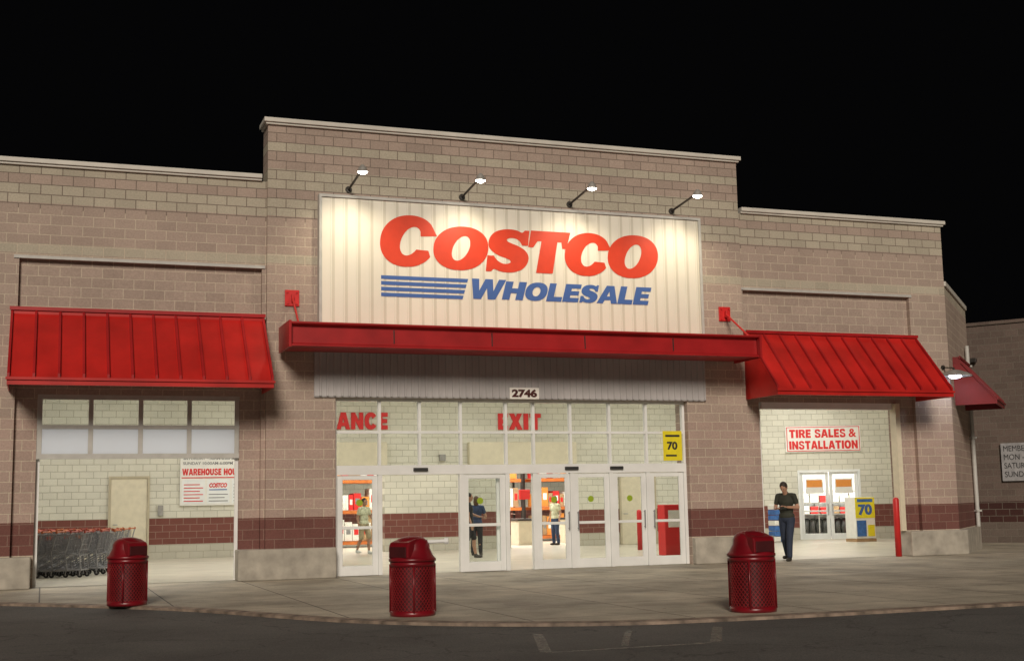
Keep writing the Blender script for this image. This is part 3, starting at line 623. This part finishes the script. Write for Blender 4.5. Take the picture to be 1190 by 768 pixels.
# ------------------------------------------------------------------ litter bins
def bin_proto():
    e=empty('trash_can')
    mb=MB(); mb.lathe([(0,.03),(.285,.03),(.285,.74),(0,.74)],40); mk(mb,'liner',MARK,e,local=True,smooth=False)
    mb=MB(); nh=34; r=.305
    for s_ in (1,-1):
        for i in range(nh):
            p=None
            for k in range(9):
                t=2*PI*i/nh+s_*k/8*1.7; z=.07+.64*k/8; q=(r*math.cos(t),r*math.sin(t),z)
                if p: mb.rod(p,q,.006,4)
                p=q
    mk(mb,'mesh_side',MARM,e,local=True)
    mb=MB()
    mb.lathe([(.29,.0),(.318,.0),(.322,.03),(.318,.075),(.29,.075)],40); mb.lathe([(.29,.69),(.318,.69),(.322,.72),(.318,.755),(.29,.755)],40)
    for i in range(4):
        t=PI/4+i*PI/2; c,s_=math.cos(t)*.318,math.sin(t)*.318; mb.rod((c,s_,.05),(c,s_,.72),.014,6)
    mk(mb,'hoop',MARB,e,local=True,smooth=True)
    mb=MB(); mb.lathe([(.30,.757),(.335,.757),(.338,.79),(.325,.80),(.30,.83),(.265,.90),(.25,.93),(.245,.99),(.22,1.04),(.16,1.085),(.08,1.105),(0,1.11)],40)
    mk(mb,'lid',MARB,e,local=True,smooth=True)
    mb=MB()
    mb.extr([(-.30,.80),(-.30,.97),(-.27,1.02),(-.10,1.075),(-.0,1.08),(0,.80)],-.185,.185); mk(mb,'hood',MARB,e,local=True,bevel=.02)
    mb=MB(); mb.box(-.155,.155,-.312,-.301,.815,.965); f=mk(mb,'flap',MARK,e,local=True,bevel=.008)
    return e
def inst(proto,loc,rz,sc=1,**kw):
    o=proto.copy(); COL.objects.link(o); o.location=loc; o.rotation_euler=(0,0,rz); o.scale=(sc,sc,sc)
    for k,v in kw.items(): o[k]=v
    for c in proto.children:
        c2=c.copy(); COL.objects.link(c2); c2.parent=o
        for g in c.children:
            g2=g.copy(); COL.objects.link(g2); g2.parent=c2
    return o
def kill(p):
    for c in list(p.children_recursive): bpy.data.objects.remove(c)
    bpy.data.objects.remove(p)
bp_=bin_proto()
for k,((x,y),rz) in enumerate(zip([(1.27,-5.7),(4.63,-10.0),(8.66,-11.85)],(.5,-1.0,.15))):
    o=inst(bp_,(x,y,0),rz,.93,label='round maroon mesh litter bin with domed flap lid at the kerb',category='trash can',group='maroon litter bins along the kerb')
    if k==1:
        o['label']='maroon mesh litter bin with pale pipe arm beside its lid'
        mb=MB(); M3=Matrix.Rotation(1.0-math.radians(20),4,'Z'); a=M3@Vector((.18,0,1.02)); b=M3@Vector((.46,0,1.03)); mb.rod(a,b,.026,10); mb.rod(b,b+(b-a)*.2,.046,10); mk(mb,'pipe_arm',WHT,o,local=True)
kill(bp_)
# ------------------------------------------------------------------ shopping carts
def cart_proto(hm):
    e=empty('shopping_cart'); mb=MB(); r=.0055
    def bp(u,v,w):
        hw=(.27-.06*u)*(.82+.18*w); zb=.50+.10*u; zt=.98-.04*u
        x=-.42+.84*u*(1-.07*(1-w))
        return (x,v*hw,zb+(zt-zb)*w)
    for i in range(13):
        u=i/12
        for v in (-1,1): mb.rod(bp(u,v,0),bp(u,v,1),r)
        mb.rod(bp(u,-1,0),bp(u,1,0),r)
    for w in (0,.25,.5,.75,1):
        rr=r if 0<w<1 else .010
        for v in (-1,1): mb.rod(bp(0,v,w),bp(1,v,w),rr)
        mb.rod(bp(1,-1,w),bp(1,1,w),rr); mb.rod(bp(0,-1,w),bp(0,1,w),rr)
    for k in range(9):
        v=-1+k/4; mb.rod(bp(1,v,0),bp(1,v,1),r); mb.rod(bp(0,v,0),bp(0,v,1),r); mb.rod(bp(0,v,0),bp(1,v,0),r)
    mk(mb,'basket',STEEL,e,local=True)
    mb=MB()
    for v in (-1,1):
        mb.rod((-.44,v*.24,.17),(.40,v*.17,.15),.016,6); mb.rod((-.44,v*.24,.17),(-.40,v*.25,.55),.016,6); mb.rod((-.40,v*.25,.55),(-.52,v*.26,1.02),.015,6)
        mb.rod((-.30,v*.24,.52),(.30,v*.19,.17),.014,6)
    mb.rod((.40,-.17,.15),(.40,.17,.15),.014,6); mb.rod((-.44,-.24,.17),(-.44,.24,.17),.014,6)
    for k in range(5): mb.rod((-.40,-.18+.09*k,.18),(.36,-.14+.07*k,.17),.006)
    mk(mb,'frame',STEEL,e,local=True)
    mb=MB(); mb.rod((-.52,-.25,1.03),(-.52,.25,1.03),.017,10); mb.box(-.54,-.50,-.28,-.25,1.0,1.06); mb.box(-.54,-.50,.25,.28,1.0,1.06); mk(mb,'handle',hm,e,local=True)
    mb=MB(); mb.box(.39,.425,-.2,.2,.84,.95); mk(mb,'front_badge',hm,e,local=True,bevel=.008)
    for x,y in ((-.42,.24),(-.42,-.24),(.38,.17),(.38,-.17)):
        mb=MB(); mb.rod((x,y-.014,.062),(x,y+.014,.062),.06,14); mb.rod((x,y-.02,.062),(x,y+.02,.062),.02,8,1)
        mb.box(x-.012,x+.012,y-.024,y-.02,.06,.16,1); mb.box(x-.012,x+.012,y+.02,y+.024,.06,.16,1)
        mk(mb,'wheel',[BLK,STEEL],e,local=True)
    return e
ca=cart_proto(CARTR); cb_=cart_proto(CARTO)
for row,(x0,y,n,a) in enumerate([(-.9,4.6,6,-.35),(-.8,5.5,8,-.33),(-.8,6.6,8,-.30),(-.8,7.8,9,-.30),(-.6,9.0,9,-.28)]):
    for i in range(n):
        d=i*.30; x=x0+math.cos(a)*d+random.uniform(-.02,.02); yy=y+math.sin(a)*d+random.uniform(-.02,.02)
        org=(x>1.2 and row>1) or random.random()<.25
        inst(cb_ if org else ca,(x,yy,.006),PI+a+random.uniform(-.04,.04),.97,
          label='wire shopping cart with %s handle nested in a row'%('orange' if org else 'red'),category='shopping cart',group='nested shopping carts inside the open bay')
kill(ca);kill(cb_)
# ------------------------------------------------------------------ tyres and warehouse stock
def tyre(q,off,z):
    mb=MB(); n=28
    mb.lathe([(.19,-.09),(.30,-.10),(.33,-.06),(.335,.0),(.33,.06),(.30,.10),(.19,.09),(.19,-.09)],n)
    o=mk(mb,'tyre',BLK,loc=tl(q,-off,z),rz=A20,label='black car tyre standing on a display rack',category='tyre',group='car tyres in the tyre shop',smooth=True)
    o.rotation_euler=(PI/2,.0,A20+PI/2-.35)
for i in range(14): tyre(1.75+.235*i,2.3,.38)
mb=MB()
for z in (.0,.84,1.26,1.68): mb.box(-1.8,1.8,-.35,.35,z,z+.03)
for x in (-1.8,0,1.77): 
    for y in (-.35,.32): mb.box(x,x+.03,y,y+.03,0,2.1)
mk(mb,'tyre_rack',GREYM,loc=tl(3.3,-2.3,.01),rz=A20,label='grey steel shelf rack holding car tyres',category='rack')
for z in (.875,1.295):
    for i in range(9):
        w=.16; h=random.uniform(.18,.34); mb=MB(); mb.box(-w,w,-.15,.15,0,h); mk(mb,'carton',random.choice([SWHT,SRED,SWHT,BLU,CARD,SWHT]),loc=tl(1.7+i*.37,-2.1,z+.01),rz=A20,bevel=.01,label='small boxed goods on the tyre shop shelf',category='box',group='boxed goods in the tyre shop')
def rack(x,y,cols=None):
    mb=MB()
    for dx in (-1.3,1.25):
        for dy in (-.5,.45): mb.box(dx,dx+.08,dy,dy+.08,0,4.2,0)
    for z in (.1,1.2,2.3,3.4):
        mb.box(-1.22,1.25,-.5,-.42,z,z+.12,1); mb.box(-1.22,1.25,.42,.5,z,z+.12,1); mb.box(-1.22,1.25,-.42,.42,z+.09,z+.12,1)
    mk(mb,'storage_rack',[DARK,ORAN],loc=(x,y,.006),label='tall orange and steel pallet rack with stock',category='rack',group='warehouse storage racks')
    cols=[CARD,SWHT,CARD,SWHT,SRED,SORG,SWHT]
    for z in (.235,1.335,2.435):
        xx=-1.15
        while xx<1.05:
            w=random.uniform(.16,.30); h=random.uniform(.45,.92); w=min(w,1.2-xx)
            mb=MB(); mb.box(-w/2,w/2,-.4,.35,0,h,0); mb.box(-w*.3,w*.3,-.404,-.4005,h*.35,h*.7,1)
            mk(mb,'carton',[random.choice(cols),random.choice([SWHT,SGRY,SRED])],loc=(x+xx+w/2,y,z+.006),bevel=.01,label='printed stock carton on a warehouse rack',category='box',group='stock cartons on racks')
            xx+=w+.02
for x,y in ((10.6,20),(13.6,21),(16.4,21.5),(19.2,21),(8,19.5),(22,21)): rack(x,y)
for x in (16.3,18.6):
    mb=MB(); mb.box(-.4,.4,-.9,.9,0,.85,0); mb.box(-.45,.45,-.95,.95,.85,.92,1); mb.box(-.03,.03,-.5,-.44,.92,1.6,1); mb.box(-.2,.2,-.52,-.42,1.6,1.95,2)
    mk(mb,'checkout_counter',[BEID,DARK,SRED],loc=(x,17.5,.006),bevel=.01,label='checkout counter with small lane sign inside the store',category='counter',group='checkout counters')
# ------------------------------------------------------------------ people
def capsule(bm,a,b,r1,r2,n=12):
    a=Vector(a);b=Vector(b);d=b-a
    bmesh.ops.create_uvsphere(bm,u_segments=n,v_segments=8,radius=r1,matrix=Matrix.Translation(a))
    bmesh.ops.create_uvsphere(bm,u_segments=n,v_segments=8,radius=r2,matrix=Matrix.Translation(b))
    if d.length>1e-4:
        M=Matrix.Translation((a+b)/2)@d.to_track_quat('Z','Y').to_matrix().to_4x4()
        bmesh.ops.create_cone(bm,cap_ends=True,segments=n,radius1=r1,radius2=r2,depth=d.length,matrix=M)
def ellip(bm,c,r,rot=None):
    M=Matrix.Translation(c)@(rot if rot else Matrix())@Matrix.Diagonal((r[0],r[1],r[2],1))
    bmesh.ops.create_uvsphere(bm,u_segments=20,v_segments=14,radius=1,matrix=M)
def fuse(bm,name,mat,vox,parent):
    me=bpy.data.meshes.new('tmp'); bm.to_mesh(me); bm.free()
    o=bpy.data.objects.new('tmp',me); COL.objects.link(o)
    md=o.modifiers.new('r','REMESH'); md.mode='VOXEL'; md.voxel_size=vox
    sm=o.modifiers.new('s','SMOOTH'); sm.iterations=3; sm.factor=.5
    dg=bpy.context.evaluated_depsgraph_get(); dg.update()
    m2=bpy.data.meshes.new_from_object(o.evaluated_get(dg)); bpy.data.objects.remove(o)
    m2.name=name; m2.materials.clear(); m2.materials.append(mat)
    m2.polygons.foreach_set('use_smooth',[True]*len(m2.polygons))
    return reg(m2,name,parent,local=True)
def person(loc,rz,h,skin,hair,shirt,trou,shoe,label,larm,rarm,lleg=None,rleg=None,bow=0,vox=.009,shorts=False,longhair=False,sleeve=.55):
    e=empty('person',loc=loc,rz=rz,label=label,category='person'); e.scale=(h/1.75,)*3
    V=Vector
    legs={1:lleg or (V((.10,-.02,.50)),V((.12,.03,.09)),V((.0,-1,0))),-1:rleg or (V((-.10,-.02,.50)),V((-.12,.03,.09)),V((0,-1,0)))}
    arms={1:larm,-1:rarm}
    neck=V((0,.0,1.49)); hc=V((0,-.02-bow*.06,1.635-bow*.02)); rot=Matrix.Rotation(bow*.5,4,'X')
    bm=bmesh.new()
    ellip(bm,(0,0,.96),(.155,.105,.13)); ellip(bm,(0,0,1.12),(.135,.095,.16)); ellip(bm,(0,0,1.30),(.165,.105,.17)); capsule(bm,(-.13,0,1.42),(.13,0,1.42),.055,.055)
    capsule(bm,neck-V((0,0,.06)),hc-V((0,-.01,.05)),.056,.052)
    ellip(bm,hc,(.076,.095,.115),rot); ellip(bm,hc+rot@V((0,-.035,-.065)),(.052,.055,.05),rot)
    capsule(bm,hc+rot@V((0,-.088,.012)),hc+rot@V((0,-.108,-.022)),.009,.014,8)
    capsule(bm,hc+rot@V((-.02,-.09,-.052)),hc+rot@V((.02,-.09,-.052)),.008,.008,8)
    for s_ in (-1,1): ellip(bm,hc+rot@V((s_*.078,.008,-.005)),(.012,.02,.03),rot)
    for s_ in (-1,1):
        el,wr,hd=arms[s_]; sh_=V((s_*.185,0,1.415))
        capsule(bm,sh_,el,.05,.040); capsule(bm,el,wr,.041,.026)
        hd=V(hd).normalized(); side=hd.cross(V((0,0,1)));
        if side.length<.3: side=V((0,-1,0))
        side.normalize(); nrm=side.cross(hd).normalized()
        if nrm.z>0: nrm=-nrm
        for t in (-.028,-.010,.010,.028): capsule(bm,wr+hd*.01+side*t*.6,wr+hd*.085+side*t,.014,.012,8)
        for t,ln in ((-.030,.062),(-.010,.075),(.010,.080),(.030,.070)):
            k0=wr+hd*.09+side*t; k1=k0+hd*ln*.55+nrm*.006; k2=k1+hd*ln*.35+nrm*ln*.35
            capsule(bm,k0,k1,.0095,.0085,8); capsule(bm,k1,k2,.0085,.0075,8)
        th=wr+hd*.03-side*.03*s_; t1=th-side*s_*.03+hd*.03+nrm*.01; t2=t1+hd*.03+nrm*.015
        capsule(bm,th,t1,.012,.010,8); capsule(bm,t1,t2,.010,.009,8)
    for s_ in (-1,1):
        kn,an,fd=legs[s_]; hp=V((s_*.09,0,.92)); capsule(bm,hp,kn,.085,.055); capsule(bm,kn,kn*.55+an*.45+V((0,.02,0)),.055,.052); capsule(bm,kn*.55+an*.45+V((0,.02,0)),an,.052,.036)
        capsule(bm,an-V((0,0,.03)),an+fd*.12-V((0,0,.05)),.035,.025)
    fuse(bm,'body',skin,vox,e)
    bm=bmesh.new(); g=.014
    ellip(bm,(0,0,.98),(.165+g,.115+g,.12)); ellip(bm,(0,0,1.12),(.145+g,.105+g,.17)); ellip(bm,(0,0,1.30),(.172+g,.112+g,.165)); capsule(bm,(-.14,0,1.425),(.14,0,1.425),.062,.062)
    capsule(bm,(0,0,1.44),(0,0,1.475),.07,.062)
    for s_ in (-1,1):
        el,wr,hd=arms[s_]; sh_=V((s_*.185,0,1.415)); capsule(bm,sh_,sh_.lerp(el,min(1,sleeve)),.064,.058)
        if sleeve>1: capsule(bm,el,el.lerp(wr,sleeve-1),.054,.042)
    fuse(bm,'shirt',shirt,vox,e)
    bm=bmesh.new(); ellip(bm,(0,0,.93),(.168,.122,.12))
    for s_ in (-1,1):
        kn,an,fd=legs[s_]; hp=V((s_*.092,0,.90)); 
        if shorts: capsule(bm,hp,hp.lerp(kn,.95),.102,.082)
        else: capsule(bm,hp,kn,.100,.075); capsule(bm,kn,an+V((0,0,.02)),.075,.062)
    fuse(bm,'shorts' if shorts else 'trousers',trou,vox,e)
    for s_ in (-1,1):
        kn,an,fd=legs[s_]; bm=bmesh.new(); z=an.z-.09
        capsule(bm,V((an.x,an.y+.01,z+.045)),V((an.x,an.y,z+.04))+fd*.15,.045,.038); ellip(bm,V((an.x,an.y,z+.02))+fd*.07,(.045,.12,.02)); capsule(bm,V((an.x,an.y,z+.05)),V((an.x,an.y,z+.09)),.048,.046)
        o=fuse(bm,'shoe',shoe,vox,e)
    bm=bmesh.new(); ellip(bm,hc+rot@V((0,.014,.022)),(.086,.096,.108),rot)
    if longhair: ellip(bm,hc+rot@V((0,.05,-.06)),(.085,.06,.13),rot)
    o=fuse(bm,'hair',hair,vox,e)
    me=o.data; bm=bmesh.new(); bm.from_mesh(me)
    ri=rot.inverted()
    kl=[f for f in bm.faces if (lambda p:(p.y<-.045 and p.z<.055) or (not longhair and p.z<-.05) or (p.z<.0 and p.y<.0))(ri@(f.calc_center_median()-hc))]
    bmesh.ops.delete(bm,geom=kl,context='FACES'); bm.to_mesh(me); bm.free()
    for s_ in (-1,1):
        mb=MB(); c=hc+rot@V((s_*.030,-.090,.006)); mb.lathe([(0,-.008),(.007,-.006),(.010,0),(.007,.006),(0,.008)],10,c=c); mk(mb,'eye',SBLK,e,local=True)
    return e
V=Vector
SK=paint('skin',(.48,.27,.18),.5,bump=0,var=.04); SK2=paint('skin tanned',(.36,.19,.12),.5,bump=0,var=.04)
HR=paint('dark hair',(.03,.02,.015),.6,bump=0); HB=paint('brown hair',(.10,.05,.025),.6,bump=0)
C1=paint('dark olive shirt',(.035,.038,.026),.8); C2=paint('dark blue jeans',(.026,.038,.068),.8); C3=paint('pale shirt',(.60,.60,.42),.8); C4=paint('khaki cloth',(.42,.34,.2),.8)
C5=paint('black cloth',(.02,.02,.022),.8); C6=paint('navy cloth',(.03,.05,.11),.8); C7=paint('red vest cloth',(.5,.03,.03),.8); SHO=paint('dark shoe',(.03,.025,.02),.5); SHW=paint('white shoe',(.6,.6,.58),.5)
rel=lambda s_:(V((s_*.25,.03,1.14)),V((s_*.27,-.06,.90)),(0,-.15,-1))
PX,PY,PR=16.5,-.1,-.95
person((PX,PY,0),PR,1.86,SK,HR,C1,C2,SHO,'man in dark shirt and jeans reading a phone while walking',
  (V((.26,.03,1.16)),V((.12,-.22,1.17)),(-.6,-.6,.25)),(V((-.26,.0,1.15)),V((-.13,-.24,1.14)),(.6,-.6,.2)),
  lleg=(V((.10,-.13,.51)),V((.11,-.20,.09)),V((.1,-.99,0))),rleg=(V((-.10,.05,.50)),V((-.12,.24,.12)),V((-.15,-.98,0))),bow=1.3,vox=.008)
ph=MB(); ph.box(-.04,.04,-.005,.005,-.08,.08,0); ph.box(-.035,.035,.0051,.0062,-.07,.07,1)
pv=Matrix.Rotation(PR,4,'Z')@Vector((0,-.33,1.24))
po=mk(ph,'mobile_phone',[SBLK,SCRN],loc=(PX+pv.x,PY+pv.y,pv.z),rz=PR,label='black mobile phone held in both hands',category='phone'); po.rotation_euler=(-.8,0,PR)
person((9.35,12.6,.006),.5,1.70,SK2,HR,C3,C4,SHW,'man in pale shirt and khaki shorts walking in the lobby',
  (V((.27,-.03,1.16)),V((.22,-.22,1.05)),(-.2,-1,-.1)),rel(-1),lleg=(V((.11,-.12,.52)),V((.12,-.10,.09)),V((0,-1,0))),rleg=(V((-.10,.02,.50)),V((-.12,.20,.12)),V((0,-1,0))),shorts=True,vox=.011)
person((11.0,7.2,.006),1.3,1.76,SK,HR,C5,C5,SHO,'person in black t-shirt and shorts walking through the lobby',
  (V((.26,-.1,1.17)),V((.2,-.3,1.1)),(0,-1,0)),rel(-1),lleg=(V((.10,-.14,.52)),V((.11,-.18,.09)),V((0,-1,0))),rleg=(V((-.10,.05,.50)),V((-.11,.22,.13)),V((0,-1,0))),shorts=True,vox=.011)
person((11.75,8.8,.006),2.6,1.68,SK,HB,C6,C5,SHO,'woman in navy top and black trousers facing the store',rel(1),(V((-.27,-.05,1.15)),V((-.2,-.25,1.1)),(.2,-1,0)),longhair=True,vox=.011)
person((15.2,16.5,.006),.8,1.72,SK2,HR,C7,C5,SHO,'store worker in red vest beside the checkout',(V((.27,-.1,1.16)),V((.2,-.32,1.12)),(0,-1,0)),rel(-1),vox=.012)
person((16.9,15.6,.006),-1.2,1.70,SK,HB,C3,C6,SHO,'shopper in pale top and navy trousers near the checkout',rel(1),rel(-1),longhair=True,vox=.012)
# ------------------------------------------------------------------ lights
def area(x,y,z,sx,sy,e,c=(1,.97,.90)):
    l=bpy.data.lights.new('fluorescent','AREA'); l.shape='RECTANGLE'; l.size=sx; l.size_y=sy; l.energy=e; l.color=c
    o=bpy.data.objects.new('ceiling_lamp',l); COL.objects.link(o); o.location=(x,y,z)
for x in (1,7,13,19): area(x,7.5,5.42,4,9,300)
area(24.3,10,5.42,3,5,210)
area(15,19,5.4,14,6,1900,(1,.97,.92)); area(9,17,5.4,3,3,260)
p=tl(3.4,-1.4,3.15); area(p[0],p[1],p[2],1.5,1.2,260)
w=bpy.data.worlds.new('World'); S.world=w; w.use_nodes=True
bg=w.node_tree.nodes['Background']; bg.inputs[0].default_value=(.5,.5,.55,1); bg.inputs[1].default_value=.003
sl=bpy.data.lights.new('car_park_light','SUN'); sl.energy=2.4; sl.color=(1,.875,.745); sl.angle=math.radians(16)
so=bpy.data.objects.new('car_park_light',sl); COL.objects.link(so)
so.rotation_euler=Vector((.34,1,-.48)).to_track_quat('-Z','Y').to_euler()
# ------------------------------------------------------------------ camera
yaw,pit,rol,f=math.radians(20.019),math.radians(7.717),math.radians(1.073),1496.4
F=Vector((math.sin(yaw)*math.cos(pit),math.cos(yaw)*math.cos(pit),math.sin(pit)))
R0=Vector((math.cos(yaw),-math.sin(yaw),0));U0=R0.cross(F)
Rr=R0*math.cos(rol)-U0*math.sin(rol);Ur=U0*math.cos(rol)+R0*math.sin(rol)
cam=bpy.data.cameras.new('camera'); co=bpy.data.objects.new('camera',cam); COL.objects.link(co)
M=Matrix((( Rr.x,Ur.x,-F.x,0),(Rr.y,Ur.y,-F.y,-26.725),(Rr.z,Ur.z,-F.z,1.41),(0,0,0,1)))
co.matrix_world=M; cam.sensor_width=36; cam.lens=f/1190*36; cam.clip_end=2000; cam.clip_start=.1
S.camera=co
S.view_settings.view_transform='Standard'; S.view_settings.look='None'; S.view_settings.exposure=0
